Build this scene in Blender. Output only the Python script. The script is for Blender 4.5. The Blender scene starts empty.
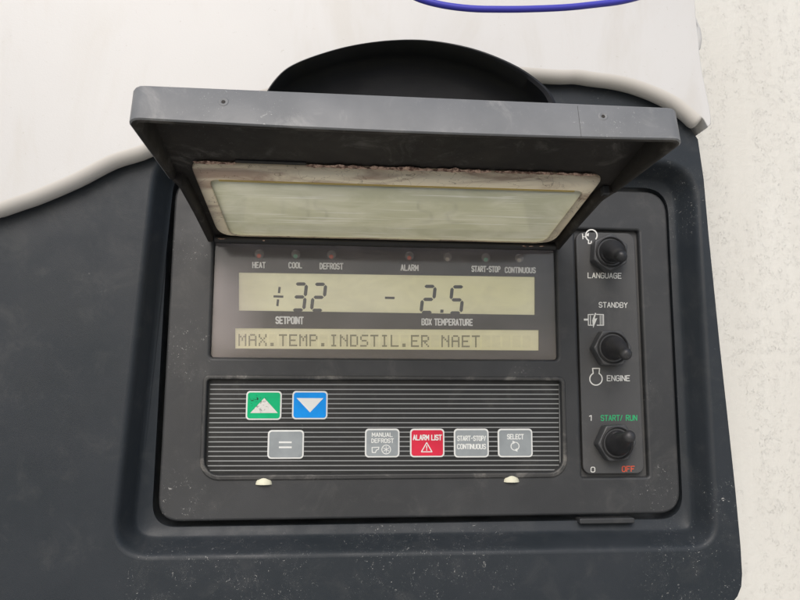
import bpy, bmesh, math, random
from mathutils import Vector, Matrix, noise as mnoise
random.seed(4)
S = bpy.context.scene
C = S.collection
sin, cos, PI = math.sin, math.cos, math.pi
HZ = 1.6                                    # height of the controller centre above the yard, metres
def W(x, y, z): return Vector((x/1000, y/1000, z/1000 + HZ))     # millimetres round the controller -> world

# ---------------- camera, sky, sun, exposure ----------------
CAMP = (-25.56, -350.0, -10.83); PITCH, YAW, ROLL = .130587, .09392, .0030
cam = bpy.data.cameras.new('camera'); cam.lens = 31.5; cam.sensor_width = 36; cam.clip_start = .01; cam.clip_end = 500
co = bpy.data.objects.new('camera', cam); C.objects.link(co); S.camera = co
fw = Vector((sin(YAW)*cos(PITCH), cos(YAW)*cos(PITCH), sin(PITCH)))
r0 = Vector((cos(YAW), -sin(YAW), 0)); u0 = r0.cross(fw)
rt = r0*cos(ROLL) + u0*sin(ROLL); up = -r0*sin(ROLL) + u0*cos(ROLL)
m = Matrix((rt, up, -fw)).transposed().to_4x4(); m.translation = W(*CAMP); co.matrix_world = m

SUN_EL, SUN_AZ = 40, 196                    # degrees; azimuth from +Y clockwise
world = bpy.data.worlds.new('World'); S.world = world; world.use_nodes = True
nt = world.node_tree; bg = nt.nodes['Background']
sky = nt.nodes.new('ShaderNodeTexSky'); sky.sky_type = 'NISHITA'; sky.sun_disc = False
sky.sun_elevation = math.radians(SUN_EL); sky.sun_rotation = math.radians(SUN_AZ)
sky.air_density = 1.0; sky.dust_density = 3.0; sky.ozone_density = 1.0
nt.links.new(sky.outputs[0], bg.inputs[0]); bg.inputs[1].default_value = .115
sl = bpy.data.lights.new('sun', 'SUN'); sl.energy = 1.5; sl.angle = math.radians(35); sl.color = (1, .975, .95)
so = bpy.data.objects.new('sun', sl); C.objects.link(so)
e, a = math.radians(SUN_EL), math.radians(SUN_AZ)
sd = Vector((sin(a)*cos(e), cos(a)*cos(e), sin(e)))
so.rotation_euler = sd.to_track_quat('Z', 'Y').to_euler(); so.location = (0, -2, 4)
S.view_settings.view_transform = 'Standard'; S.view_settings.look = 'None'
S.view_settings.exposure = .3; S.view_settings.gamma = 1

def at(px, py, Y):                          # photo pixel -> (x, z) millimetres on the plane Y
    d = fw + rt*((px-400)/700) + up*((300-py)/700); t = (Y-CAMP[1])/d.y
    return CAMP[0] + d.x*t, CAMP[2] + d.z*t

# ---------------- materials ----------------
def lin(c): return tuple(((v/255)/12.92 if v/255 <= .04045 else ((v/255+.055)/1.055)**2.4) for v in c) + (1,)
class N:
    def __init__(s, name):
        s.m = bpy.data.materials.new(name); s.m.use_nodes = True; s.t = s.m.node_tree
        s.b = s.t.nodes['Principled BSDF']; s.out = s.t.nodes['Material Output']
        g = s.t.nodes.new('ShaderNodeNewGeometry'); s.pos = g.outputs['Position']; s.back = g.outputs['Backfacing']
    def n(s, ty, **k):
        x = s.t.nodes.new(ty)
        for a_, v in k.items(): setattr(x, a_, v)
        return x
    def L(s, a_, b_): s.t.links.new(a_, b_)
    def scaled(s, sc):
        v = s.n('ShaderNodeVectorMath', operation='MULTIPLY'); s.L(s.pos, v.inputs[0]); v.inputs[1].default_value = sc if isinstance(sc, tuple) else (sc,)*3
        return v.outputs[0]
    def noise(s, sc, detail=4, rough=.6, dist=0, off=0):
        x = s.n('ShaderNodeTexNoise'); s.L(s.scaled(sc), x.inputs['Vector']); x.inputs['Scale'].default_value = 1
        x.inputs['Detail'].default_value = detail; x.inputs['Roughness'].default_value = rough; x.inputs['Distortion'].default_value = dist
        return x.outputs['Fac']
    def ramp(s, f, a_, b_, va=0, vb=1):
        x = s.n('ShaderNodeMapRange'); x.interpolation_type = 'SMOOTHSTEP'; s.L(f, x.inputs[0])
        for i, v in enumerate((a_, b_, va, vb)): x.inputs[i+1].default_value = v
        return x.outputs[0]
    def math(s, op, a_, b_=None):
        x = s.n('ShaderNodeMath', operation=op)
        for i, v in enumerate((a_, b_)):
            if v is None: continue
            if isinstance(v, (int, float)): x.inputs[i].default_value = v
            else: s.L(v, x.inputs[i])
        return x.outputs[0]
    def mix(s, f, a_, b_):
        x = s.n('ShaderNodeMix', data_type='RGBA')
        if isinstance(f, (int, float)): x.inputs[0].default_value = f
        else: s.L(f, x.inputs[0])
        for i, v in ((6, a_), (7, b_)):
            if isinstance(v, tuple): x.inputs[i].default_value = v
            else: s.L(v, x.inputs[i])
        return x.outputs[2]
    def spot(s, c, r):                      # 1 near a real place c (mm), 0 beyond r (mm)
        v = s.n('ShaderNodeVectorMath', operation='DISTANCE'); s.L(s.pos, v.inputs[0]); v.inputs[1].default_value = W(*c)
        return s.ramp(v.outputs['Value'], r/1000, r/4000)
    def fresnel(s, ior):                    # reflection on the outside of a pane only (no false inner total reflection)
        f = s.n('ShaderNodeFresnel'); f.inputs[0].default_value = ior
        return s.math('MULTIPLY', f.outputs[0], s.math('SUBTRACT', 1, s.back))
    def bump(s, h, st, dist=.001):
        x = s.n('ShaderNodeBump'); x.inputs['Strength'].default_value = st; x.inputs['Distance'].default_value = dist
        s.L(h, x.inputs['Height']); s.L(x.outputs[0], s.b.inputs['Normal'])
def plain(name, col, rough=.5, spec=.5, coat=0, metal=0):
    k = N(name); k.b.inputs['Base Color'].default_value = lin(col) if max(col) > 1 else tuple(col)+(1,)
    k.b.inputs['Roughness'].default_value = rough; k.b.inputs['Specular IOR Level'].default_value = spec
    k.b.inputs['Coat Weight'].default_value = coat; k.b.inputs['Metallic'].default_value = metal
    return k.m
def plastic(name, c1, c2, rough=.5, bump=.25, chips=(), scuff=.0, chipcol=(.42,.42,.4,1), spec=.5, grain=2600, dust=.0, dustcol=(.22,.21,.19,1)):
    k = N(name)
    col = k.mix(k.ramp(k.noise(22, 5, .6), .35, .68), c1+(1,), c2+(1,))
    fine = k.noise(grain, 2, .5)
    if dust:
        dm = k.math('MULTIPLY', k.ramp(k.noise(55, 6, .7, .6), .5, .75), dust)
        col = k.mix(dm, col, dustcol)
    if chips or scuff:
        sp = k.ramp(k.noise(650, 4, .75, 1.2), .63, .68)          # small irregular chips and nicks
        w = k.noise(9, 3, .6)
        wide = k.math('MULTIPLY', k.ramp(w, .52, .7), scuff)
        if chips:
            tot = None
            for c_, r_ in chips:
                q = k.spot(c_, r_); tot = q if tot is None else k.math('MAXIMUM', tot, q)
            wide = k.math('MAXIMUM', wide, tot)
        wide = k.math('MULTIPLY', wide, k.ramp(k.noise(75, 3, .6), .38, .54))
        thr = k.math('MULTIPLY', k.math('MULTIPLY', sp, wide), 1.0)
        ln = k.noise((1500, 300, 420), 2, .5, 2.5)                # scratches: thin lines where the noise crosses its mean
        lnm = k.ramp(k.math('ABSOLUTE', k.math('SUBTRACT', ln, .5)), .006, .0)
        lnm = k.math('MULTIPLY', k.math('MULTIPLY', lnm, k.ramp(k.noise(160, 3, .6), .48, .6)), wide)
        col = k.mix(k.math('MINIMUM', k.math('ADD', thr, k.math('MULTIPLY', lnm, .6)), 1), col, chipcol)
    k.L(col, k.b.inputs['Base Color']); k.L(k.ramp(k.noise(60, 4), .3, .7, rough-.06, rough+.1), k.b.inputs['Roughness'])
    k.b.inputs['Specular IOR Level'].default_value = spec
    k.bump(fine, bump, .00015)
    return k.m
M = {}
M['fairing'] = plastic('charcoal_fairing_plastic', (.020,.0255,.031), (.026,.031,.037),   .46, .35, spec=.3, chips=[((110,-12,147),9),((135,-12,143),9),((155,-12,131),9),((150,-12,-98),38),((168,-12,-60),22),((-60,-12,-100),40),((-95,-12,-95),30),((20,-5,-84),60),((150,0,90),30)], scuff=.25, dust=.07)
M['recess'] = M['fairing']
M['bezel'] = plastic('black_bezel_plastic', (.031,.033,.035), (.041,.043,.045), .48, .3, chips=[((-98,0,-62),24),((140,0,-62),22),((-98,0,60),16),((-96,0,10),22),((70,0,2),16),((130,0,-10),14)], scuff=.2, dust=.12)
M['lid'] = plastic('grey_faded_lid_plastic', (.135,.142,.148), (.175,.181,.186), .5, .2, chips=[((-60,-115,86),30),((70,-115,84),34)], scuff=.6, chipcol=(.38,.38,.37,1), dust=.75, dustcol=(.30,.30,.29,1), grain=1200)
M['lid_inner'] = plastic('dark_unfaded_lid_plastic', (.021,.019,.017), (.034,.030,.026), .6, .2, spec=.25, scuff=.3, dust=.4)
M['black'] = plastic('black_rubber', (.014,.014,.015), (.02,.02,.02), .5, .2, scuff=.1)
M['hood'] = plastic('black_hood_plastic', (.007,.008,.010), (.010,.011,.014), .5, .2, spec=.25)
M['plate'] = plastic('grey_switch_plate', (.062,.063,.064), (.072,.073,.073), .55, .4, scuff=.08, dust=.15)
M['boot'] = plastic('black_rubber_boot', (.022,.023,.025), (.03,.03,.032), .42, .3, dust=.3)
M['nut'] = plastic('black_nut_plastic', (.052,.054,.057), (.068,.070,.072), .42, .2, scuff=.1, dust=.2)
M['cream_rubber'] = plain('cream_rubber_bumper', (222,220,196), .6)
M['white_ink'] = plain('white_print', (.72,.72,.68), .6)
M['label_ink'] = plain('bright_white_print', (.95,.95,.92), .6)
M['green_ink'] = plain('green_print', (.02,.42,.16), .6)
M['red_ink'] = plain('red_orange_print', (.75,.10,.04), .6)
M['stripe'] = plain('pale_pinstripe_print', (.30,.31,.31), .5)
M['ghost_ink'] = plain('faint_print', (.10,.10,.10), .6)
M['segment'] = plain('lcd_segment', (.035,.04,.045), .4)
M['matrix'] = plain('lcd_matrix_ink', (.20,.19,.11), .5)
M['blue_cable'] = plain('blue_cable_jacket', (.05,.05,.42), .3, .5)

def mat_cover():
    k = N('off_white_cover_paint')
    col = k.mix(k.ramp(k.noise(5, 4), .3, .7), (.575,.57,.555,1), (.62,.615,.60,1))
    col = k.mix(k.math('MULTIPLY', k.ramp(k.noise(420, 3, .7, 1), .67, .74), .5), col, (.42,.40,.35,1))
    col = k.mix(k.math('MULTIPLY', k.ramp(k.noise((30, 30, 9), 5, .65, .5), .48, .75), .35), col, (.50,.47,.41,1))
    k.L(col, k.b.inputs['Base Color']); k.b.inputs['Roughness'].default_value = .42
    k.bump(k.noise(1500, 3, .6), .18, .0002); return k.m
M['cover'] = mat_cover()
def mat_wall():
    k = N('crazed_white_wall_paint')
    col = k.mix(k.ramp(k.noise((28, 10, 3), 4), .35, .7), (.64,.63,.58,1), (.70,.695,.645,1))
    ln = k.noise((330, 330, 230), 3, .55, 1.6)
    crack = k.ramp(k.math('ABSOLUTE', k.math('SUBTRACT', ln, .5)), .012, .0)
    zone = k.ramp(k.noise((45, 20, 9), 3, .6), .40, .55)
    crack = k.math('MULTIPLY', crack, k.math('MULTIPLY', zone, k.ramp(k.noise(140, 2, .6), .45, .62)))
    col = k.mix(k.math('MULTIPLY', crack, .3), col, (.25,.23,.19,1))
    rust = k.ramp(k.noise(300, 3, .8), .76, .80)
    col = k.mix(k.math('MULTIPLY', rust, .5), col, (.24,.17,.09,1))
    k.L(col, k.b.inputs['Base Color']); k.b.inputs['Roughness'].default_value = .6
    h = k.math('ADD', k.math('MULTIPLY', crack, -1), k.math('MULTIPLY', k.noise(260, 4, .65), .8))
    k.bump(h, .55, .0008); return k.m
M['wall'] = mat_wall()
def mat_ground():
    k = N('pale_concrete'); col = k.mix(k.noise(3, 6), (.30,.29,.27,1), (.40,.39,.36,1))
    k.L(col, k.b.inputs['Base Color']); k.b.inputs['Roughness'].default_value = .85; k.bump(k.noise(40, 5), .4, .003); return k.m
M['ground'] = mat_ground()
def mat_lcd(name, c1, c2):
    k = N(name); col = k.mix(k.ramp(k.noise((12, 12, 26), 3), .3, .7), c1, c2)
    k.L(col, k.b.inputs['Base Color']); k.b.inputs['Roughness'].default_value = .35
    k.L(col, k.b.inputs['Emission Color']); k.b.inputs['Emission Strength'].default_value = .28; return k.m
M['lcd'] = mat_lcd('lcd_glass_olive', (.56,.53,.31,1), (.64,.61,.41,1))
M['lcd2'] = mat_lcd('lcd_glass_pale', (.52,.49,.27,1), (.62,.58,.37,1))
M['board'] = plain('dark_grey_mask', (.035,.034,.034), .5)
M['keypad'] = plastic('charcoal_membrane', (.017,.018,.018), (.024,.025,.025), .42, .1, spec=.35, scuff=.25, dust=.12)
def mat_pane():                              # clear window over the readouts: reflects, and carries smudges plus painted haze for veiling reflections
    k = N('veiled_clear_window'); t = k.t
    tr = k.n('ShaderNodeBsdfTransparent'); gl = k.n('ShaderNodeBsdfGlossy'); gl.inputs['Roughness'].default_value = .07
    gl.inputs['Color'].default_value = (1,1,1,1)
    m1 = k.n('ShaderNodeMixShader'); k.L(k.fresnel(1.5), m1.inputs[0]); k.L(tr.outputs[0], m1.inputs[1]); k.L(gl.outputs[0], m1.inputs[2])
    df = k.n('ShaderNodeBsdfDiffuse'); df.inputs[0].default_value = (.62,.56,.56,1)
    film = k.ramp(k.noise((30, 30, 60), 5, .65, .5), .3, .75, .03, .11)
    film = k.math('ADD', film, k.math('MULTIPLY', k.spot((-84, 3, 30), 32), .2))  # painted haze is stronger at the left edge
    scr = k.ramp(k.math('ABSOLUTE', k.math('SUBTRACT', k.noise((900, 300, 300), 2, .5, 1.5), .5)), .004, 0)
    film = k.math('ADD', film, k.math('MULTIPLY', k.math('MULTIPLY', scr, k.ramp(k.noise(60, 3), .55, .7)), .18))
    m2 = k.n('ShaderNodeMixShader'); k.L(film, m2.inputs[0]); k.L(m1.outputs[0], m2.inputs[1]); k.L(df.outputs[0], m2.inputs[2])
    k.L(m2.outputs[0], k.out.inputs[0]); return k.m
M['pane'] = mat_pane()
def mat_lidpane(name, c1, c2, streak, rough, trans):
    k = N(name)
    col = k.mix(k.ramp(k.noise((26, 60, 60), 5, .6, .8), .35, .68), c1, c2)
    ln = k.noise((14, 700, 700), 3, .6, .4)     # wiping scratches run along the length
    lm = k.math('MULTIPLY', k.ramp(ln, .55, .64), k.ramp(k.noise((22, 60, 60), 3), .40, .58))
    col = k.mix(k.math('MULTIPLY', lm, streak), col, (.95,.94,.86,1))
    dots = k.ramp(k.noise(900, 2, .6), .72, .76)
    col = k.mix(k.math('MULTIPLY', dots, .5), col, (.8,.78,.68,1))
    k.L(col, k.b.inputs['Base Color']); k.L(k.ramp(lm, 0, 1, rough, rough+.3), k.b.inputs['Roughness'])
    tl = k.n('ShaderNodeBsdfTranslucent'); k.L(col, tl.inputs[0])
    mx = k.n('ShaderNodeMixShader'); mx.inputs[0].default_value = trans
    # keep the gloss in full: translucency is mixed under half of the coated surface
    k.b.inputs['Specular IOR Level'].default_value = .8
    k.L(k.b.outputs[0], mx.inputs[1]); k.L(tl.outputs[0], mx.inputs[2])
    gl = k.n('ShaderNodeBsdfGlossy'); gl.inputs['Roughness'].default_value = .05
    m2 = k.n('ShaderNodeMixShader'); k.L(k.fresnel(1.7), m2.inputs[0]); k.L(mx.outputs[0], m2.inputs[1]); k.L(gl.outputs[0], m2.inputs[2])
    k.L(m2.outputs[0], k.out.inputs[0]); return k.m
M['lidpane'] = mat_lidpane('yellowed_scratched_window', (.63,.63,.46,1), (.78,.77,.61,1), .85, .10, .86)
def mat_clear():
    k = N('clear_outer_window_face'); tr = k.n('ShaderNodeBsdfTransparent'); tr.inputs[0].default_value = (.95,.94,.86,1)
    gl = k.n('ShaderNodeBsdfGlossy'); gl.inputs['Roughness'].default_value = .1; 
    m1 = k.n('ShaderNodeMixShader'); k.L(k.fresnel(1.5), m1.inputs[0]); k.L(tr.outputs[0], m1.inputs[1]); k.L(gl.outputs[0], m1.inputs[2])
    k.L(m1.outputs[0], k.out.inputs[0]); return k.m
M['clear_top'] = mat_clear()
def mat_gasket():
    k = N('stained_cream_window_border')
    col = k.mix(k.ramp(k.noise((24, 70, 70), 5, .6, 1.0), .44, .66), (.80,.72,.56,1), (.42,.32,.25,1))
    ck = k.ramp(k.math('ABSOLUTE', k.math('SUBTRACT', k.noise(55, 3, .5, 1.5), .5)), .006, 0)
    col = k.mix(k.math('MULTIPLY', ck, .6), col, (.10,.06,.03,1))
    k.L(col, k.b.inputs['Base Color']); k.b.inputs['Roughness'].default_value = .28
    tl = k.n('ShaderNodeBsdfTranslucent'); k.L(col, tl.inputs[0])
    mx = k.n('ShaderNodeMixShader'); mx.inputs[0].default_value = .4
    k.L(k.b.outputs[0], mx.inputs[1]); k.L(tl.outputs[0], mx.inputs[2]); k.L(mx.outputs[0], k.out.inputs[0]); return k.m
M['gasket'] = mat_gasket()
M['yellow_line'] = plain('yellow_glue_line', (.55,.42,.14), .4)
def mat_glue():
    k = N('torn_glue_residue'); col = k.mix(k.ramp(k.noise(420, 4, .7), .4, .6), (.66,.46,.35,1), (.12,.06,.04,1))
    k.L(col, k.b.inputs['Base Color']); k.b.inputs['Roughness'].default_value = .6; k.bump(k.noise(900, 4), .8, .0008); return k.m
M['glue'] = mat_glue()
def mat_button(name, col, wear=.0):
    k = N(name); c = k.mix(k.ramp(k.noise(90, 4), .35, .7), col+(1,), tuple(v*.86 for v in col)+(1,))
    if wear:
        w = k.math('MULTIPLY', k.ramp(k.noise(420, 4, .7, 1.5), .57, .61), k.spot(at(257, 403, 1)[:1]+(1,)+at(257, 403, 1)[1:], 7))
        c = k.mix(w, c, (.015,.02,.02,1))
    k.L(c, k.b.inputs['Base Color']); k.b.inputs['Roughness'].default_value = .4; k.b.inputs['Specular IOR Level'].default_value = .25; return k.m
M['key_green'] = mat_button('green_key', (.0,.50,.20), 1)
M['key_blue'] = mat_button('blue_key', (.0,.32,.92))
M['key_red'] = mat_button('red_key', (.74,.03,.07))
M['key_grey'] = mat_button('grey_key', (.33,.36,.37))
M['key_rim'] = plain('white_key_rim', (.80,.81,.78), .45)
M['key_white'] = mat_button('white_key_symbol', (.80,.79,.74), 1)
def lens(name, c):
    k = N(name); k.b.inputs['Base Color'].default_value = c+(1,); k.b.inputs['Roughness'].default_value = .25
    k.b.inputs['Subsurface Weight'].default_value = .0; k.b.inputs['Coat Weight'].default_value = .6; return k.m
M['lens_grey'] = lens('smoky_lamp_lens', (.16,.15,.14)); M['led_red'] = lens('red_lamp_lens', (.50,.12,.08)); M['led_green'] = lens('green_lamp_lens', (.16,.34,.24)); M['led_amber'] = lens('clear_lamp_lens', (.32,.29,.24))

# ---------------- building helpers ----------------
def meta(o, label=None, cat=None, group=None, kind=None):
    if label: o['label'] = label
    if cat: o['category'] = cat
    if group: o['group'] = group
    if kind: o['kind'] = kind
    return o
def finish(me, smooth=35):
    me.validate()
    for p in me.polygons: p.use_smooth = True
    me.set_sharp_from_angle(angle=math.radians(smooth))
def link(name, me, mat, parent=None, smooth=35):
    finish(me, smooth)
    if mat and not me.materials: me.materials.append(mat)
    o = bpy.data.objects.new(name, me); C.objects.link(o)
    # mesh verts are in world metres: move the origin to the middle of the mesh
    xs = [v.co.copy() for v in me.vertices]
    c = Vector([(min(v[i] for v in xs)+max(v[i] for v in xs))/2 for i in range(3)])
    me.transform(Matrix.Translation(-c))
    if parent is None: o.location = c
    else:
        o.parent = parent; o.location = c - ORG[parent.name]
    ORG[o.name] = c
    return o
ORG = {}
def empty(name, loc):
    o = bpy.data.objects.new(name, None); C.objects.link(o); o.location = loc; o.empty_display_size = .02
    ORG[o.name] = Vector(loc); return o
def curve_mesh(loops, thick, bevel, res=3):
    cu = bpy.data.curves.new('outline', 'CURVE'); cu.dimensions = '2D'; cu.fill_mode = 'BOTH'
    cu.extrude = max(thick/2 - bevel, 0); cu.bevel_depth = bevel; cu.bevel_resolution = res; cu.offset = -bevel
    for lp in loops:
        s = cu.splines.new('POLY'); s.points.add(len(lp)-1)
        for i, (x, z) in enumerate(lp): s.points[i].co = (x, z, 0, 1)
        s.use_cyclic_u = True
    o = bpy.data.objects.new('tmp', cu); C.objects.link(o)
    me = bpy.data.meshes.new_from_object(o.evaluated_get(bpy.context.evaluated_depsgraph_get()))
    bpy.data.objects.remove(o); bpy.data.curves.remove(cu); return me
def xform(me, fn):
    for v in me.vertices: v.co = fn(v.co)
def shape_me(loops, yf, yb, bevel=0, res=3):       # outline in x,z mm; front at yf, back at yb
    me = curve_mesh(loops, abs(yb-yf), bevel, res); mid = (yf+yb)/2
    xform(me, lambda c: W(c.x, mid-c.z, c.y)); return me
def shape(name, loops, yf, yb, mat, parent, bevel=0, res=3):
    return link(name, shape_me(loops, yf, yb, bevel, res), mat, parent)
def rr(x0, x1, z0, z1, r, n=6):
    rs = r if isinstance(r, (tuple, list)) else (r,)*4   # BL, BR, TR, TL
    pts = []
    for (cx, cz, a0, q) in ((x0, z0, PI, 0), (x1, z0, -PI/2, 1), (x1, z1, 0, 2), (x0, z1, PI/2, 3)):
        R_ = max(rs[q], .001); ax = cx + (R_ if q in (0, 3) else -R_); az = cz + (R_ if q in (0, 1) else -R_)
        for i in range(n+1):
            t = a0 + PI/2*i/n; pts.append((ax+R_*cos(t), az+R_*sin(t)))
    return pts
def quad_round(P, r, n=8):                          # rounded polygon; P counter-clockwise corners
    out = []; k = len(P)
    for i in range(k):
        p = Vector(P[i]); a_ = (Vector(P[i-1])-p).normalized(); b_ = (Vector(P[(i+1) % k])-p).normalized()
        rr_ = r[i] if isinstance(r, (list, tuple)) else r
        p0 = p+a_*rr_; p1 = p+b_*rr_
        for j in range(n+1):
            t = j/n; out.append(tuple(p0*(1-t)**2 + p*2*t*(1-t) + p1*t*t))
    return out
def smooth_line(P, k=4):
    out = []
    for i in range(len(P)-1):
        p0, p1, p2, p3 = [Vector(P[min(max(i+q, 0), len(P)-1)]) for q in (-1,0,1,2)]
        for j in range(k):
            t = j/k; out.append(tuple(.5*((2*p1)+(p2-p0)*t+(2*p0-5*p1+4*p2-p3)*t*t+(3*p1-p0-3*p2+p3)*t**3)))
    return out + [tuple(P[-1])]
def join(*mes):
    bm = bmesh.new()
    for me in mes: bm.from_mesh(me)
    o = bpy.data.meshes.new('mesh'); bm.to_mesh(o); bm.free(); return o
def loft(rings, closed=True, caps=False):           # rings: lists of world Vectors, equal counts
    bm = bmesh.new(); R_ = [[bm.verts.new(p) for p in r] for r in rings]; n = len(R_[0])
    for a_, b_ in zip(R_, R_[1:]):
        for i in range(n if closed else n-1): bm.faces.new((a_[i], a_[(i+1) % n], b_[(i+1) % n], b_[i]))
    if caps: bm.faces.new(R_[0][::-1]); bm.faces.new(R_[-1])
    bmesh.ops.recalc_face_normals(bm, faces=bm.faces)
    me = bpy.data.meshes.new('mesh'); bm.to_mesh(me); bm.free(); return me
def tube_me(pts, rad, n=12):                        # world points, radii (m)
    rings = []; rad = rad if isinstance(rad, list) else [rad]*len(pts)
    for i, p in enumerate(pts):
        d = (pts[min(i+1, len(pts)-1)] - pts[max(i-1, 0)]).normalized()
        s = d.cross(Vector((0, 0, 1)) if abs(d.z) < .9 else Vector((1, 0, 0))).normalized(); t = d.cross(s)
        rings.append([p + (s*cos(2*PI*k/n) + t*sin(2*PI*k/n))*rad[i] for k in range(n)])
    return loft(rings, True, True)
def box_me(x0, x1, y0, y1, z0, z1, bev=0):
    bm = bmesh.new(); bmesh.ops.create_cube(bm, size=1)
    for v in bm.verts: v.co = W(x0 if v.co.x < 0 else x1, y0 if v.co.y < 0 else y1, z0 if v.co.z < 0 else z1)
    if bev: bmesh.ops.bevel(bm, geom=bm.edges[:], offset=bev/1000, segments=3, profile=.5, affect='EDGES')
    me = bpy.data.meshes.new('mesh'); bm.to_mesh(me); bm.free(); return me
def polys_me(polys, fn):                            # flat polygons [(a,b)..] through a mapping
    bm = bmesh.new()
    for p in polys: bm.faces.new([bm.verts.new(fn(*q)) for q in p])
    me = bpy.data.meshes.new('mesh'); bm.to_mesh(me); bm.free(); return me
def stroke(pts, w, closed=False):                   # 2D polyline -> ribbon quads
    out = []; n = len(pts)
    for i in range(n if closed else n-1):
        a_ = Vector(pts[i]); b_ = Vector(pts[(i+1) % n]); d = (b_-a_)
        if d.length < 1e-6: continue
        d.normalize(); s = Vector((-d.y, d.x))*w/2; e_ = d*w*.25
        out.append([tuple(a_-e_-s), tuple(b_+e_-s), tuple(b_+e_+s), tuple(a_-e_+s)])
    return out
def arc(cx, cy, r, a0, a1, n=20): return [(cx+r*cos(math.radians(a0+(a1-a0)*i/n)), cy+r*sin(math.radians(a0+(a1-a0)*i/n))) for i in range(n+1)]
def printed(name, polys, Y, mat, parent, px=True):  # thin ink in photo-measured coordinates on the real plane Y
    thin = .02
    def f(a_, b_):
        x, z = at(a_, b_, Y) if px else (a_, b_)
        return W(x, Y, z)
    ps = []
    for p in polys:                                  # keep all faces towards -Y
        ar = sum(p[i-1][0]*p[i][1]-p[i][0]*p[i-1][1] for i in range(len(p)))
        if px: ar = -ar
        ps.append(p if ar > 0 else p[::-1])
    bm = bmesh.new()
    for i, p in enumerate(ps): bm.faces.new([bm.verts.new(f(*q) + Vector((0, -8e-6*(i % 4), 0))) for q in p])
    me = bpy.data.meshes.new('mesh'); bm.to_mesh(me); bm.free(); return link(name, me, mat, parent)
GL = {'A':['06,20,46','14,34'],'B':['00,06,36,45,44,33,42,41,30,00','03,33'],'C':['41,30,10,01,05,16,36,45'],'D':['00,06,26,44,42,20,00'],
'E':['40,00,06,46','03,33'],'F':['40,00,06','03,33'],'G':['41,30,10,01,05,16,36,45,43,23'],'H':['00,06','40,46','03,43'],'I':['00,06'],'L':['00,06,46'],
'M':['06,00,24,40,46'],'N':['06,00,46,40'],'O':['10,30,41,45,36,16,05,01,10'],'P':['06,00,30,41,42,33,03'],'R':['06,00,30,41,42,33,03','23,46'],
'S':['41,30,10,01,02,13,33,44,45,36,16,05'],'T':['00,40','20,26'],'U':['00,05,16,36,45,40'],'X':['00,46','40,06'],'Y':['00,23,40','23,26'],
'-':['13,33'],'/':['06,30'],'0':['10,30,41,45,36,16,05,01,10'],'1':['01,10,16'],' ':[]}
WID = {'I':0,'1':1.2,'M':4.6,'-':3.4,'/':3,' ':2}
def text(name, s_, box, Y, mat, parent, wt=1.15, gap=1.9):
    """condensed gothic capitals: box = photo pixels (x0, y0, x1, y1, slope) of the cap-height extent, on the plane Y"""
    items = []; x = 0
    for ch in s_:
        w_ = WID.get(ch, 4); k = w_/4 if w_ else 1
        for ln in GL[ch]:
            items.append([(x+int(q[0])*(1 if ch in 'I1' else k), int(q[1])) for q in ln.split(',')])
        x += w_ + gap
    tot = x-gap; x0, y0, x1, y1 = box[:4]; sl_ = box[4] if len(box) > 4 else 0
    H = y1-y0; t = H/6*wt*.82; ps_ = []
    for ln in items:
        q = [(x0+t/2+(a_/tot)*(x1-x0-t) if tot else (x0+x1)/2, y0+t/2+(b_/6)*(H-t)) for a_, b_ in ln]
        q = [(a_, b_+sl_*(a_-x0)/max(x1-x0, 1)) for a_, b_ in q]
        for i in range(len(q)-1):
            a_, b_ = Vector(q[i]), Vector(q[i+1]); d = b_-a_
            if d.length < 1e-6: continue
            d.normalize(); n_ = Vector((-d.y, d.x))*t/2; e0 = d*t*(.5 if (i == 0 or True) and abs(d.x*d.y) < .01 else .22)
            e0 = d*t*.5 if (abs(d.x) < .02 or abs(d.y) < .02) and len(ln) < 3 else d*t*.3
            ps_.append([tuple(a_-e0-n_), tuple(b_+e0-n_), tuple(b_+e0+n_), tuple(a_-e0+n_)])
    return printed(name, ps_, Y, mat, parent)

# ================= GROUND AND WALL =================
g = link('ground', polys_me([[(-60, -60), (60, -60), (60, 60), (-60, 60)]], lambda x, y: Vector((x, y, 0))), M['ground']); meta(g, kind='structure')
w = link('trailer_wall', box_me(-1100, 1300, 78, 140, -1300, 1100, 0), M['wall'])
meta(w, 'off-white crazed painted wall behind the right side of the controller', 'wall')

# ================= UNIT HOUSING =================
hs = empty('unit_housing', W(0, 60, -200))
meta(hs, 'charcoal and off-white moulded housing with a deep recess round the controller', 'housing')
FY = -12
# dark panel: outline
curve = [(-230,62),(-205,66.5),(-182,72),(-166,78),(-149,87),(-133,97),(-115,106),(-90,118),(-60,130),(-30,139),(10,146),(50,149),(85,149),(105,148.5),(128,146),(142,141),(150,136),(158,129),(163.5,121.5)]
edge = [(165.5,100),(166.5,70),(167.6,47),(169,16),(171,-20),(173,-58),(174,-85),(174,-98),(173.2,-104),(171,-108.5),(167.5,-112),(163,-114),(158,-115)]
low = [(100,-116),(-20,-122),(-230,-124)]
curve = smooth_line(curve, 4)
outer = (curve + edge + low)[::-1]
ridge = quad_round([(-123.5,-84.5),(161.6,-85),(161,108),(-112.5,108)], [17,13,20,20], 10)
def inset(loop, d):
    cx, cz = 20, 10; out = []; n = len(loop)
    for i in range(n):
        a_ = Vector(loop[i-1]); b_ = Vector(loop[(i+1) % n]); t = (b_-a_)
        if t.length < 1e-6: out.append(loop[i]); continue
        t.normalize(); nn = Vector((-t.y, t.x)); out.append((loop[i][0]+nn.x*d, loop[i][1]+nn.y*d))
    return out
face = shape_me([outer, inset(ridge, -2.2)], FY, 40, 0)
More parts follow.
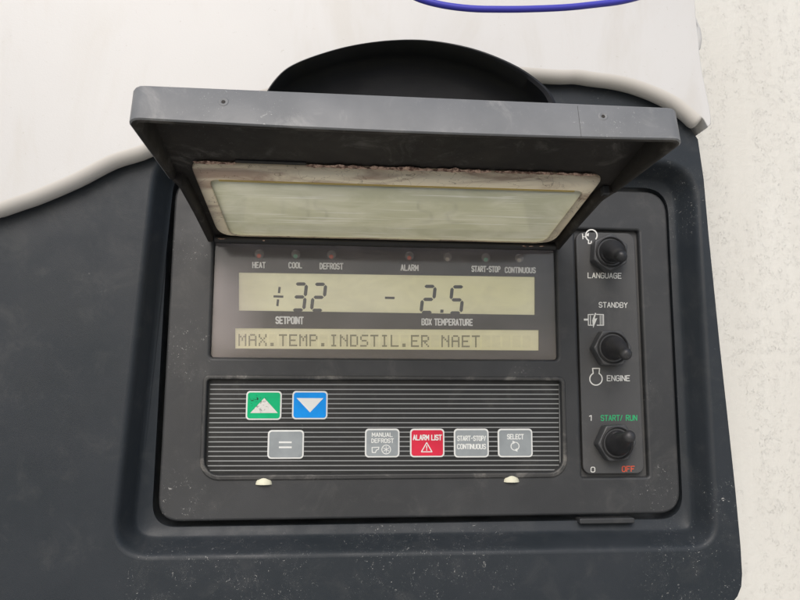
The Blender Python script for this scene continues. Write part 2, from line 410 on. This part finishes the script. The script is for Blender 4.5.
# drop the bore of the hole: the recess wall below replaces it
bm = bmesh.new(); bm.from_mesh(face)
def inside(p, loop):
    c = False; n = len(loop)
    for i in range(n):
        (x1, y1), (x2, y2) = loop[i-1], loop[i]
        if (y1 > p[1]) != (y2 > p[1]) and p[0] < (x2-x1)*(p[1]-y1)/(y2-y1)+x1: c = not c
    return c
big = inset(ridge, -4)
kill = [f for f in bm.faces if (lambda c: abs(f.normal.y) < .5 and inside((c.x*1000, (c.z-HZ)*1000), big))(f.calc_center_median()) or f.calc_center_median().y > .0395]
bmesh.ops.delete(bm, geom=kill, context='FACES'); bm.to_mesh(face); bm.free()
prof = [(-2.2, 0), (-1.2, .12), (-.3, .7), (.5, 1.7), (1.2, 3.2), (4.2, 10), (5.2, 12), (6.2, 13)]
rings = [[W(x, FY+y, z) for x, z in inset(ridge, d)] for d, y in prof]
hug = quad_round([(-110.3,-74.8),(152.6,-74.4),(152.4,98.6),(-109.0,98.6)], [12,13,14,13], 10)
rings += [[W(x, FY+y, z) for x, z in hug] for y in (14, 14.5, 16, 45)]
rec = loft(rings)
bm = bmesh.new(); bm.from_mesh(rec)
bm.normal_update()
s_ = sum(f.normal.y for f in bm.faces if f.calc_center_median().y > .004)
if s_ > 0: bmesh.ops.reverse_faces(bm, faces=bm.faces)
bm.to_mesh(rec); bm.free()
dp = join(face, rec); link('lower_panel', dp, M['fairing'], hs, 50)
# thin backing lip seen just outside the right edge
lip = [(p[0]+2.6, p[1]) for p in edge[:-4]]
lipo = (lip + [(edge[-5][0]+2.6, -98), (169,-98), (163,100)])[::-1]
shape('backing_lip', [lipo], -6, 38, plastic('grey_backing_lip', (.30,.29,.27), (.36,.35,.33), .5), hs, .8)
# off-white upper cover, proud of the dark panel, with a rounded cream edge
cy = -21
lower = [(x*1.0, z-.5) for x, z in curve]
def cvt(px, py): return at(px, py, cy+6)
rightpx = [(702,131.5),(704.6,128.5),(705,122),(703.5,112),(699.5,92),(696,75),(694,60),(692.5,40),(690,20),(689,0),(688,-40),(686,-120)]
ccv = [(-240,57)] + [at(*p, -16) for p in [(0,216),(20,209),(37.5,203),(75,187),(112,168),(150,155)]] + [(-88,119.5),(-55,132.5),(-20,141.5),(20,146.4),(50,148.3)] + [at(*p, -16) for p in [(553,82.5),(575,82.5),(592,85),(612,87.5),(632,92),(654,100),(674,110),(688,121),(694,126.5),(699,130.5)]]
i0 = 1; ccv = [ccv[0]] + smooth_line(ccv[1:], 4)
cover = ccv + [cvt(*p) for p in rightpx] + [(-240, 290)]
tp = [W(x, -15.9, z+4.6) for x, z in ccv if x < 162.2]
link('rolled_lip', tube_me(tp, [.0051]*(len(tp)-3)+[.0050,.0044,.0030], 40), plain('cream_rolled_lip', (.585,.56,.515), .45), hs)
cover = [(x, z+4.2) for x, z in ccv] + cover[len(ccv):]
shape('upper_cover', [cover], cy, 30, M['cover'], hs, .5, 3)
# bulge on the cover's right edge
bl = [at(*p, 5) for p in [(684,18),(690,26),(694,36),(695.5,46),(694,55),(689,62),(684,64)]]
shape('edge_lug', [bl[::-1]], -4, 28, M['cover'], hs, 2.5, 4)

# hood: arched scoop above the controller, open towards the viewer
AY = -47
archpx = [(259,106),(264,95),(272,82),(283,70),(296,62),(315,54.5),(340,47),(365,42),(392,39),(420,38.5),(447,41.5),(474,47.5),(498,56),(520,66.5),(537,78),(549,89),(556,101),(558,112)]
ar = smooth_line([at(*p, AY) for p in archpx])
inner = []
for i, p in enumerate(ar):
    a_ = Vector(ar[max(i-1, 0)]); b_ = Vector(ar[min(i+1, len(ar)-1)]); t = (b_-a_).normalized(); nn = Vector((t.y, -t.x))
    th = 1.5 + 2.0*max(0, (i-32)/36); inner.append((p[0]+nn.x*th, p[1]+nn.y*th))
def ringarc(lp, y, k=1.0): 
    cx, cz = 10, 118
    return [W(cx+(x-cx)*k, y, cz+(z-cz)*k) for x, z in lp]
mid = [((a_[0]+b_[0])/2, (a_[1]+b_[1])/2) for a_, b_ in zip(ar, inner)]
hood = loft([ringarc(ar, -22), ringarc(ar, AY+1), ringarc(mid, AY), ringarc(inner, AY+1), ringarc(inner, -36, .985), ringarc(inner, -30, .92), ringarc(inner, -27.5, .75), ringarc(inner, -27, .1)], closed=False)
link('hood', hood, M['hood'], hs, 50)

# ================= CONTROL UNIT =================
cu_ = empty('control_unit', W(22, 0, -72))
meta(cu_, 'black controller with flip-up lid, two readouts, a keypad and three toggle switches', 'control panel')
# bezel
fo = quad_round([(-107.3,-72),(150.6,-71.3),(150.6,96),(-106,96)], [11,12,13,12], 8)
disp = rr(-86, 89, 5.5, 67, (2,2,2,2)); keyp = rr(-86.5, 89.8, -50.5, -5, (7,7,1.5,1.5))
swp = rr(99.5, 134.6, -53.2, 74.5, 1)
bz = join(shape_me([fo, disp, keyp, swp], 0, 12, 1.3, 4))
link('bezel', bz, M['bezel'], cu_, 40)
link('back_box', box_me(-98, 140, 12.2, 30, -64, 86, 2), M['black'], cu_)
# narrow raised lip round the openings, lower edge worn
lipk = join(shape_me([rr(-88.6, 92, -53, -3, (9,9,3,3)), rr(-86.6, 89.9, -50.6, -4.9, (7.2,7.2,1.7,1.7))], -.9, .5, .6, 3))
link('keypad_surround', lipk, plastic('worn_bezel_edge', (.030,.031,.032), (.050,.050,.048), .42, .2, scuff=.8, dust=.8), cu_)
# latch plate beneath the bezel
lt = shape('latch', [rr(at(579,519,-1)[0], at(634,519,-1)[0], at(600,523.5,-1)[1], at(600,518,-1)[1], .8)], -2, 6, M['bezel'], cu_, .5)
# ---- display ----
DY = 3.2
board = [rr(-88, 90.5, 4, 68.5, .5)]
def pxrect(x0, y0, x1, y1, Y, dy=0):                 # pixel box -> quad loop, right side lowered by dy px
    return [at(x0, y1, Y), at(x1, y1+dy, Y), at(x1, y0+dy, Y), at(x0, y0, Y)]
l1 = pxrect(238.7, 272.3, 535, 310.5, DY+1, 4.4); l2 = pxrect(235, 328, 539, 348.5, DY+1, 2)
db = shape('display_board', board+[l1, l2], DY+1, DY+2.6, M['board'], cu_)
LY = DY+2.0
e1 = pxrect(236, 270, 538, 313, LY+.2, 4.4); e2 = pxrect(232, 326, 542, 351, LY+.2, 2)
lcd1 = shape('temperature_readout', [e1], LY, LY+1, M['lcd'], cu_)
lcd2 = shape('message_readout', [e2], LY, LY+1, M['lcd2'], cu_)
link('window_pane', shape_me([rr(-85.8, 88.8, 5.7, 66.8, 1.8)], DY-.9, DY+.3, .2, 2), M['pane'], cu_)
# seven segment digits (px space: cell x0,y0,w,h, slant)
SEG = {'a':[(0,0),(1,0)],'b':[(1,0),(1,.5)],'c':[(1,.5),(1,1)],'d':[(0,1),(1,1)],'e':[(0,.5),(0,1)],'f':[(0,0),(0,.5)],'g':[(0,.5),(1,.5)]}
def seg(which, x, y, w, h, t=3.3, sl=.11):
    out = []
    for s in which:
        (ax, ay), (bx, by) = SEG[s]
        A = Vector((x+ax*w + (1-ay)*h*sl, y+ay*h)); B = Vector((x+bx*w + (1-by)*h*sl, y+by*h)); d = (B-A).normalized(); n_ = Vector((-d.y, d.x)); g_ = .55
        A = A+d*g_; B = B-d*g_; q = t/2
        out.append([tuple(A), tuple(A+d*q+n_*q), tuple(B-d*q+n_*q), tuple(B), tuple(B-d*q-n_*q), tuple(A+d*q-n_*q)])
    return out
DG = [seg('abcdg', 292.3, 284.0, 11.4, 26), seg('abged', 311.5, 284.3, 11.4, 26), seg('abged', 421, 286.4, 11.4, 26), seg('afgcd', 449.5, 286.9, 11.4, 26)]
for d_ in DG: printed('digit', d_, LY-.08, M['segment'], lcd1)
printed('plus_sign', stroke([(274,296.4),(282.8,296.7)], 2.2) + stroke([(279.6,287.5),(279,292.6)], 2.3) + stroke([(278,300),(277.4,305.5)], 2.3), LY-.08, M['segment'], lcd1)
printed('decimal_point', [[(440.4,309.6),(443.6,309.6),(443.4,312.8),(440.2,312.8)]], LY-.08, M['segment'], lcd1)
printed('minus_sign', stroke([(385.5,297.8),(394,298)], 2.3), LY-.08, M['segment'], lcd1)
# 5x7 dot matrix text
F57 = {'M':"10001 11011 10101 10101 10001 10001 10001",'A':"01110 10001 10001 11111 10001 10001 10001",'X':"10001 10001 01010 00100 01010 10001 10001",
'.':"00000 00000 00000 00000 00000 01100 01100",'T':"11111 00100 00100 00100 00100 00100 00100",'E':"11111 10000 10000 11110 10000 10000 11111",
'P':"11110 10001 10001 11110 10000 10000 10000",'I':"01110 00100 00100 00100 00100 00100 01110",'N':"10001 11001 10101 10011 10001 10001 10001",
'D':"11110 10001 10001 10001 10001 10001 11110",'S':"01111 10000 10000 01110 00001 00001 11110",'L':"10000 10000 10000 10000 10000 10000 11111",
'R':"11110 10001 10001 11110 10100 10010 10001",' ':"00000 "*7,'#':"11111 "*7}
ps = []; gh = []
msg = 'MAX.TEMP.INDSTIL.ER NAET     '
for i, ch in enumerate(msg):
    x0 = 238.4 + i*10.15; y0 = 334 + .006*(x0-238)
    rows = F57[ch].split()
    for r_ in range(7):
        for c_ in range(5):
            x = x0+c_*1.62; y = y0+r_*1.72
            q = [(x,y),(x+1.5,y),(x+1.5,y+1.6),(x,y+1.6)]
            (ps if rows[r_][c_] == '1' else gh).append(q)
printed('message', ps, LY-.08, M['matrix'], lcd2)
printed('idle_dots', gh, LY-.05, mat_lcd('lcd_idle_dots', (.50,.47,.28,1), (.56,.52,.33,1)), lcd2)
# lettering on the display mask
TY = DY+.85
for s, b in [(q[0], (q[1][0]-.3, q[1][1]-.35, q[1][2]+.3, q[1][3]+.35, q[1][4])) for q in [('HEAT',(252.5,262.2,265.3,267.8,.1)),('COOL',(288.7,262.4,302,268,.1)),('DEFROST',(319.8,263.1,343,269,.3)),('ALARM',(400.8,264.6,418.3,270.5,.4)),
             ('START-STOP',(471.7,266,500.3,271.6,.5)),('CONTINUOUS',(505,267.2,535.5,272.6,.4)),('SETPOINT',(275.7,316.6,303.4,323.6,.4)),('BOX TEMPERATURE',(421.7,318.6,472.6,325,.6))]]:
    text('lettering', s, b, TY, M['label_ink'], db, 1.3, 2.0)
# indicator lamps
def lathe(cx, cz, prof_, mat, name, parent, n=24):   # profile: (radius, y) mm
    return link(name, loft([[W(cx+max(r_, .01)*cos(2*PI*k/n), y_, cz+max(r_, .01)*sin(2*PI*k/n)) for k in range(n)] for r_, y_ in prof_]), mat, parent)
for px, py, mt, c_ in [(259.2,253.7,'led_red','red'),(295.7,254,'led_green','green'),(331.5,254.5,'led_red','red'),(409.5,255.7,'led_red','red'),(447.7,257,'led_amber','unlit clear'),(486,257.5,'led_green','green'),(519.5,258,'led_amber','unlit clear')]:
    x, z = at(px, py, DY+.5)
    ld = lathe(x, z, [(2.4, DY+1.1), (2.35, DY+.9), (2.0, DY+.65), (1.4, DY+.48), (.6, DY+.4), (0, DY+.38)], M['lens_grey'], 'indicator_lamp', cu_)
    lathe(x-.1, z-1.0, [(1.25, DY+.75), (1.1, DY+.45), (.6, DY+.3), (0, DY+.26)], M[mt], 'lamp_core', ld, 16)
    ld['label'] = 'small round %s indicator lamp' % c_
# ---- keypad ----
KY = 2.6
kp = link('keypad', shape_me([rr(-88, 91.3, -52, -3.6, 1)], KY, KY+2, 0), M['keypad'], cu_)
ps = []
for i in range(19):
    y = 384 + i*4.78
    ps.append([(210.2-i*.15, y), (558.6+i*.02, y-.2+ (1-i/9)*.5), (558.6+i*.02, y+.8+(1-i/9)*.5), (210.2-i*.15, y+.95)])
ps += stroke([(559.3,384),(560.2,468),(556,473)], .7)
printed('pinstripes', ps, KY-.05, M['stripe'], kp)
def button(name, box, mat, label):
    x0, y0, x1, y1 = box; a_ = at(x0, y1, KY-.3); b_ = at(x1, y0, KY-.3)
    o = shape(name, [rr(a_[0], b_[0], a_[1], b_[1], 1.9)], KY-.35, KY+.4, M['key_rim'], cu_, .2, 2); o['label'] = label
    f = shape('key_face', [rr(a_[0]+.75, b_[0]-.75, a_[1]+.75, b_[1]-.75, 1.3)], KY-.5, KY-.2, mat, o, .08, 2)
    return o
BY = KY-.56
b = button('up_key', (245.5,391,282,420), M['key_green'], 'green key with worn white up arrow')
printed('arrow', [[(250.2,413),(277.8,413),(264.3,398)]], BY, M['key_white'], b)
b = button('down_key', (291.8,391,327.9,419.4), M['key_blue'], 'blue key with white down arrow')
printed('arrow', [[(296.5,398),(323.4,398.2),(310,412.4)]], BY, M['key_rim'], b)
b = button('enter_key', (267.2,430,304.2,459), M['key_grey'], 'grey key with white equals sign')
printed('symbol', stroke([(279.3,442.3),(291.3,442.3)], 1.7)+stroke([(279.3,447.3),(291.3,447.3)], 1.7), BY, M['key_rim'], b)
b = button('defrost_key', (364.8,428.6,399.6,457.6), M['key_grey'], 'grey key with defrost lettering and snow symbol')
text('lettering', 'MANUAL', (371.8,432.4,392.8,437), BY, M['key_rim'], b, 1.25, 1.7); text('lettering', 'DEFROST', (371.3,438.4,393.8,443), BY, M['key_rim'], b, 1.25, 1.7)
sn = stroke(arc(386.2,449.5,4.4,0,360,20), .8)
for k in range(3): sn += stroke([(386.2+3.2*cos(PI*k/3+.5),449.5+3.2*sin(PI*k/3+.5)),(386.2-3.2*cos(PI*k/3+.5),449.5-3.2*sin(PI*k/3+.5))], .6)
sn += stroke([(372,447.5),(379,447.2),(378.3,449.5),(376.4,450),(375.4,452.6),(372.3,452.4)], .9, True)
printed('symbol', sn, BY, M['key_rim'], b)
b = button('alarm_key', (410,428.6,444.4,457.4), M['key_red'], 'red key with alarm list lettering and warning triangle')
text('lettering', 'ALARM LIST', (412.8,434.6,441.8,440.4), BY, M['key_rim'], b, 1.25, 1.7)
printed('symbol', stroke([(421.4,451.8),(426.7,442.6),(432,451.8)], .95, True)+stroke([(426.7,445.6),(426.7,448.6)], .9)+stroke([(426.7,449.6),(426.7,450.3)], .9), BY, M['key_rim'], b)
b = button('start_stop_key', (454,428.6,488.6,457.6), M['key_grey'], 'grey key with start-stop and continuous lettering')
text('lettering', 'START-STOP/', (457,435.6,486.3,441), BY, M['key_rim'], b, 1.25, 1.7); text('lettering', 'CONTINUOUS', (457,443.8,486,449.2), BY, M['key_rim'], b, 1.25, 1.7)
b = button('select_key', (498,428.6,532.3,457.4), M['key_grey'], 'grey key with select lettering and circling arrows')
text('lettering', 'SELECT', (507,434,523.8,439.4), BY, M['key_rim'], b, 1.25, 1.7)
sn = stroke(arc(515,446.2,4,-80,70,12), .9)+stroke(arc(515,446.2,4,100,250,12), .9)
sn += [[(512.4,440.6),(516.2,442.2),(512.8,444.2)],[(517.6,451.8),(513.8,450.2),(517.2,448.2)]]
printed('symbol', sn, BY, M['key_rim'], b)
# rubber bumpers at the keypad's lower edge
for px, py in ((263.7,484.5),(511.5,482)):
    x, z = at(px, py, 0)
    rings = []
    for k in range(7):
        t = k/6*PI/2; r_ = 4.2*cos(t); y = 1.5-4.2*sin(t)
        rings.append([W(x+max(r_, .02)*cos(q*PI/10), y*.8, z+max(r_, .02)*.95*sin(q*PI/10)) for q in range(11)])
    me = loft(rings, True); link('rubber_bumper', me, M['cream_rubber'], cu_)
# ---- switch plate ----
sp_ = link('switch_plate', join(shape_me([rr(99.2, 135, -53.6, 75, .8)], 3.4, 5, 0), shape_me([rr(100.4, 132.3, -51.5, 73, (4,4,4.5,4.5))], .4, 3.6, .5, 3)), M['plate'], cu_)
PY = .34
for s, bx, mt in [('LANGUAGE',(587.6,272.4,621.6,278.2,.5),'white_ink'),('STANDBY',(598.7,302,627.6,307.6,.3),'white_ink'),('ENGINE',(606.8,375.2,630,381.2,0),'white_ink'),
              ('1',(588.9,415,592,421),'white_ink'),('START/ RUN',(600.6,415,637.2,421,-.2),'green_ink'),('0',(590.6,466.8,595.2,472.4),'white_ink'),('OFF',(621.8,466,634.8,472,-.2),'red_ink')]:
    text('lettering', s, bx, PY, M[mt], sp_, 1.0, 1.6)
sy = stroke(arc(591.4,235.4,5.7,120,400,18), 1.25)+stroke([(588.6,240.2),(588.4,243.4),(591.2,243.4),(591.3,241)], 1.1)+stroke([(582.4,236.2),(585.6,237)], .8)+stroke([(582.5,233.8),(583,239)], .9)+[[(585,235.2),(589,232.8),(588.6,236.4)]]
printed('engine_symbol', sy, PY, M['white_ink'], sp_)
sy = stroke([(588.2,314.6),(593.5,314.4)], .9)+stroke([(596.5,314.4),(603.4,314.6),(603.6,325.2),(597,325.2)], .9)+stroke([(592.5,325.2),(588.4,325.2),(588.2,314.6)], .9)+stroke([(584.3,319.6),(588,319.6)], 1.9)
sy += stroke([(590.4,315.5),(590.5,324.5)], .8)+stroke([(600.2,315.5),(600.3,324.5)], .7)+stroke([(602,315.5),(602.1,324.5)], .7)
sy += [[(595,312.8),(596.2,313.2),(594.6,318.6),(592.2,320.2)],[(592.2,320.2),(597.3,318),(593.2,328)],[(592,320.8),(594.6,318.4),(596.8,318.6),(595,320.8)]]
printed('motor_symbol', sy, PY, M['white_ink'], sp_)
sy = stroke(arc(596,378.9,6.2,-62,242,24), 1.15)+stroke([(593.2,373.6),(592.6,368.4),(599.6,368.4),(599,373.6)], 1.1)
printed('engine_symbol', sy, PY, M['white_ink'], sp_)
# ---- toggle switches ----
def toggle(px, py, rot, tip, label):
    NY = -6.2
    x, z = at(px, py, NY)
    hexo = [(x+10.1*cos(math.radians(rot+60*k)), z+10.1*sin(math.radians(rot+60*k))) for k in range(6)]
    nut = shape('toggle_switch', [quad_round(hexo, .9, 3)], NY, .5, M['nut'], cu_, .7, 2); nut['label'] = label
    lathe(x, z, [(8.2, NY+.1), (8.1, NY-.5), (7.7, NY-.8), (7.3, NY-.5), (7.1, NY+.6), (6.0, NY+.9)], M['black'], 'collar', nut, 32)
    tx, tz = at(*tip, -27)
    A = Vector((x, NY+1, z)); T = Vector((tx, -27, tz)); P1 = Vector((x, NY-3.0, z)); d = (T-P1).normalized()
    pts = [A, A+Vector((0,-1,0)), Vector((x, NY-1.6, z)), P1, P1+d*2.2, P1+d*4.6]; rads = [6.5, 6.4, 6.2, 5.6, 4.9, 4.0]
    Ln = (T-P1).length; rads[4] = 5.3; rads[5] = 4.15
    for f_, r_ in ((.42,3.35),(.55,3.05),(.7,3.0),(.82,3.1),(.91,2.85),(.97,2.1),(.995,1.1),(1,.05)): pts.append(P1+d*Ln*f_); rads.append(r_)
    n = 24; rings = []
    for i, p in enumerate(pts):
        dd = (pts[min(i+1, len(pts)-1)]-pts[max(i-1, 0)]).normalized(); s = dd.cross(Vector((0,0,1))).normalized(); t = dd.cross(s)
        rings.append([W(*(p+(s*cos(2*PI*k/n)+t*sin(2*PI*k/n))*rads[i])) for k in range(n)])
    link('lever_boot', loft(rings), M['boot'], nut, 60)
toggle(611, 252, 25, (622.3, 257.3), 'language toggle switch with its lever down')
toggle(613, 347.8, 0, (627.3, 355), 'standby and engine toggle switch with its lever down')
toggle(617.5, 443, 3, (630.5, 435.5), 'start toggle switch with its lever up')

# ---- lid ----
TH = math.radians(12.4); LX = 1.5
def bow(w_): return 2.5*sin(PI*max(0, min(1, w_/118)))     # the lid is slightly arched
def Lp(x, w_, h):
    h += bow(w_)
    return W(x, -1.0 - w_*cos(TH) + h*sin(TH)*1.0, 65.5 + w_*sin(TH) + h*cos(TH))
WD = 118
def lidshape(loops, h0, h1, bevel=0, res=3):
    me = curve_mesh(loops, abs(h1-h0), bevel, res); mid_ = (h0+h1)/2
    xform(me, lambda c: Lp(c.x, c.y, mid_+c.z)); me.flip_normals(); return me
XL, XR = -95.8, 99.2; AL, AR = -89.5, 91.5
path = [(AL+1,1),(AL-.5,30),(AL-2.2,53),(AL-2.5,55),(XL+.6,55.6),(XL,57),(XL,70),(XL,90),(XL,110),(XL,113.5)] + [(XL+4.5-4.5*cos(t), 113.5+4.5*sin(t)) for t in (math.radians(q) for q in (22,45,68))] + [(XL+4.5,WD)]
pr = [(XR+XL-x if False else (XR-(x-XL) if x <= XL+4.6 and w_ > 55.3 else AR-(x-AL)), w_) for x, w_ in path][::-1]
pr = [(XR,p[1]) if p[0] > XR else p for p in pr]
mids = [(XL+4.5+(XR-XL-9)*k/10, WD) for k in range(1, 10)]
path = path + mids + pr
def depth(w_): 
    if w_ < 55.3: return -3.3 - .8*bow(w_)
    return .3 - bow(w_) - 11.9*min(1, (w_-55)/59)
rings = []
n = len(path); inn = []
for i, (x, w_) in enumerate(path):
    a_ = Vector(path[max(i-1, 0)]); b_ = Vector(path[min(i+1, n-1)]); t = (b_-a_).normalized(); nn = Vector((t.y, -t.x))
    d = depth(w_) - (1.3*(1-((x-LX)/98)**2) if w_ > 112 else 0)
    sec = [(0, d+.5), (0, 1.0), (.35, 1.7), (1.1, 2.1), (3.0, 2.1), (3.0, 0.2), (2.7, d+.5), (2.2, d), (.6, d)]
    rings.append([Lp(x+nn.x*o_, w_+nn.y*o_, h) for o_, h in sec])
    inn.append((x+nn.x*2.95, w_+nn.y*2.95))
skirt = loft(rings, True, True)
wx0, wx1, ww0, ww1 = -84.5, 88.5, 3.5, 68
def trap(x0, x1, w0, w1, r):                    # the window narrows a little towards the hinge
    return quad_round([(x0+1.5,w0),(x1-2.2,w0),(x1+1.2,w1),(x0-1.0,w1)], [r,r,r*.7,r*.7], 6)
plate = lidshape([[(inn[0][0], 1)]+inn[1:-1]+[(inn[-1][0], 1)], trap(wx0+1, wx1-1, ww0+1, ww1-1, 8)], .25, 2.0)
lidme = join(skirt, plate)
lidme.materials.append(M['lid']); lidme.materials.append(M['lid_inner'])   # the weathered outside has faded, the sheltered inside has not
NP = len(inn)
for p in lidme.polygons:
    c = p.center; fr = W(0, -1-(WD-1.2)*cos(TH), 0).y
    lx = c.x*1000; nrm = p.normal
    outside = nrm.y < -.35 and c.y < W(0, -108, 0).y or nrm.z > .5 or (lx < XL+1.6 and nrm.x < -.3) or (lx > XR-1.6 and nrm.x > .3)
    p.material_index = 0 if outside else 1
lid = link('lid', lidme, None, cu_, 50); lid['label'] = 'faded grey lid flipped up over the readouts, with a yellowed window'
# window: stained border and scratched clear field
border = lidshape([trap(wx0, wx1, ww0, ww1, 9), trap(wx0+6, wx1-5, ww0+1.2, ww1-13, 6)], -1.4, 1.6, .9, 4)
border.materials.append(M['gasket']); border.materials.append(M['clear_top'])
for p in border.polygons: p.material_index = 1 if p.normal.z > .3 else 0
gb = link('window_border', border, None, lid)
wf = lidshape([trap(wx0+5.4, wx1-4.4, ww0+.7, ww1-12.4, 6)], -1.0, 1.2, .3, 3)
wf.materials.append(M['lidpane']); wf.materials.append(M['clear_top'])      # hazed on its inner face, clear on the outer one
for p in wf.polygons: p.material_index = 1 if p.normal.z > .3 else 0
link('window_field', wf, None, lid)
link('glue_line', lidshape([rr(wx0+9, wx1-8, ww1-13.4, ww1-12.2, .4)], -1.75, -1.0, .25, 2), M['yellow_line'], lid)
# torn adhesive along the front edge of the window
def glue_run(xa, xb, wc, hc, wd, name='glue_residue'):   # a torn irregular bead
    n = max(6, int((xb-xa)/.45)); rings = []
    for i in range(n+1):
        x = xa+(xb-xa)*i/n; e_ = min(1, min(i, n-i)/3+.05)
        a_ = mnoise.noise(Vector((x*.11, 1, 0))); b_ = mnoise.noise(Vector((x*.35, 7, 0))); c_ = mnoise.noise(Vector((x*.45, 3, 5)))
        ww = wd*e_*max(.15, .75+1.1*a_+.5*b_); hh = .55*e_*max(.2, .8+1.2*c_)
        rings.append([Lp(x, wc+.6*b_+ww*cos(q*PI/4)*(1+.3*mnoise.noise(Vector((x, q, 2)))), hc+hh*sin(q*PI/4)) for q in range(8)])
    link(name, loft(rings, True, True), M['glue'], lid)
glue_run(-84, -66.5, ww1+.5, -.7, 1.1); glue_run(-38.5, 40, ww1+.6, -.7, 1.35); glue_run(41, 86, ww1+.8, -.7, 1.0)
for x, w_, l_ in ((-83.5,3.2,4),(-69,2.0,5),(-62.5,2.4,3),(27,1.9,7),(35,2.2,4),(70,2.6,6),(79,3,3)): glue_run(x, x+l_, w_, -2.6, .38, 'glue_flake')
link('front_slot', lidshape([rr(-67, -38, ww1+.4, ww1+2.4, .6)], -.5, .3, .1, 1), M['black'], lid)
# hinge bar and its clips
link('hinge_bar', tube_me([Lp(x_, 1.0, -1.9) for x_ in (-85,-40,0,50,88)], .0019, 14), M['black'], lid)
for x_, sx_ in ((AR+1.2, 1),):
    link('clip', lidshape([rr(x_-.6, x_+2.4, 54, 59, .5)], -4.2, -.2, .4, 2), M['bezel'], lid)
# mould dimples and seam on the front skirt
def dimple(px, h, r1=.95):
    x = at(px, 112, -116)[0]; rings = []
    for r_, o_ in ((r1*2.0, -.05), (r1*1.7, .12), (r1*1.25, .16), (r1*1.0, .04), (.02, .03)):
        rings.append([Lp(x+r_*cos(q*PI/12), WD+o_, h+r_*sin(q*PI/12)) for q in range(24)])
    o = link('moulding_dimple', loft(rings), M['lid'], lid)
    link('dimple_shade_disc', loft([[Lp(x+r_*cos(q*PI/12), WD+o_, h-.1+r_*sin(q*PI/12)) for q in range(24)] for r_, o_ in ((r1*.75, .05), (r1*.5, .09), (.02, .1))]), M['lid_inner'], lid)  # dark disc paints the shade inside the dimple, no recess is cut
dimple(223.5, -3.6); dimple(602, -3.2)
sx = at(578, 125, -116)[0]
link('skirt_seam', loft([[Lp(sx-.06, WD-.1, h), Lp(sx-.06, WD+.03, h), Lp(sx+.06, WD+.03, h), Lp(sx+.06, WD-.1, h)] for h in (-12.2, -6, .8)], True, True), M['lid_inner'], lid)

# ================= CABLE =================
cp = [at(*p, -95) for p in [(395,-16),(415,-3),(440,4.5),(470,8.5),(500,9.3),(530,9),(565,7.5),(595,4.5),(622,1),(645,-5),(670,-14),(690,-30)]]
pts = []
for i in range(len(cp)-1):
    p0, p1, p2, p3 = [Vector(cp[min(max(i+k, 0), len(cp)-1)]) for k in (-1,0,1,2)]
    for j in range(5):
        t = j/5; q = .5*((2*p1)+(p2-p0)*t+(2*p0-5*p1+4*p2-p3)*t*t+(3*p1-p0-3*p2+p3)*t**3)
        pts.append(W(q.x, -95, q.y))
cb = link('cable', tube_me(pts, .0013, 12), M['blue_cable'])
meta(cb, 'glossy blue cable drooping across the off-white cover above the lid', 'cable')
S.cycles.max_bounces = 8; S.cycles.transparent_max_bounces = 8
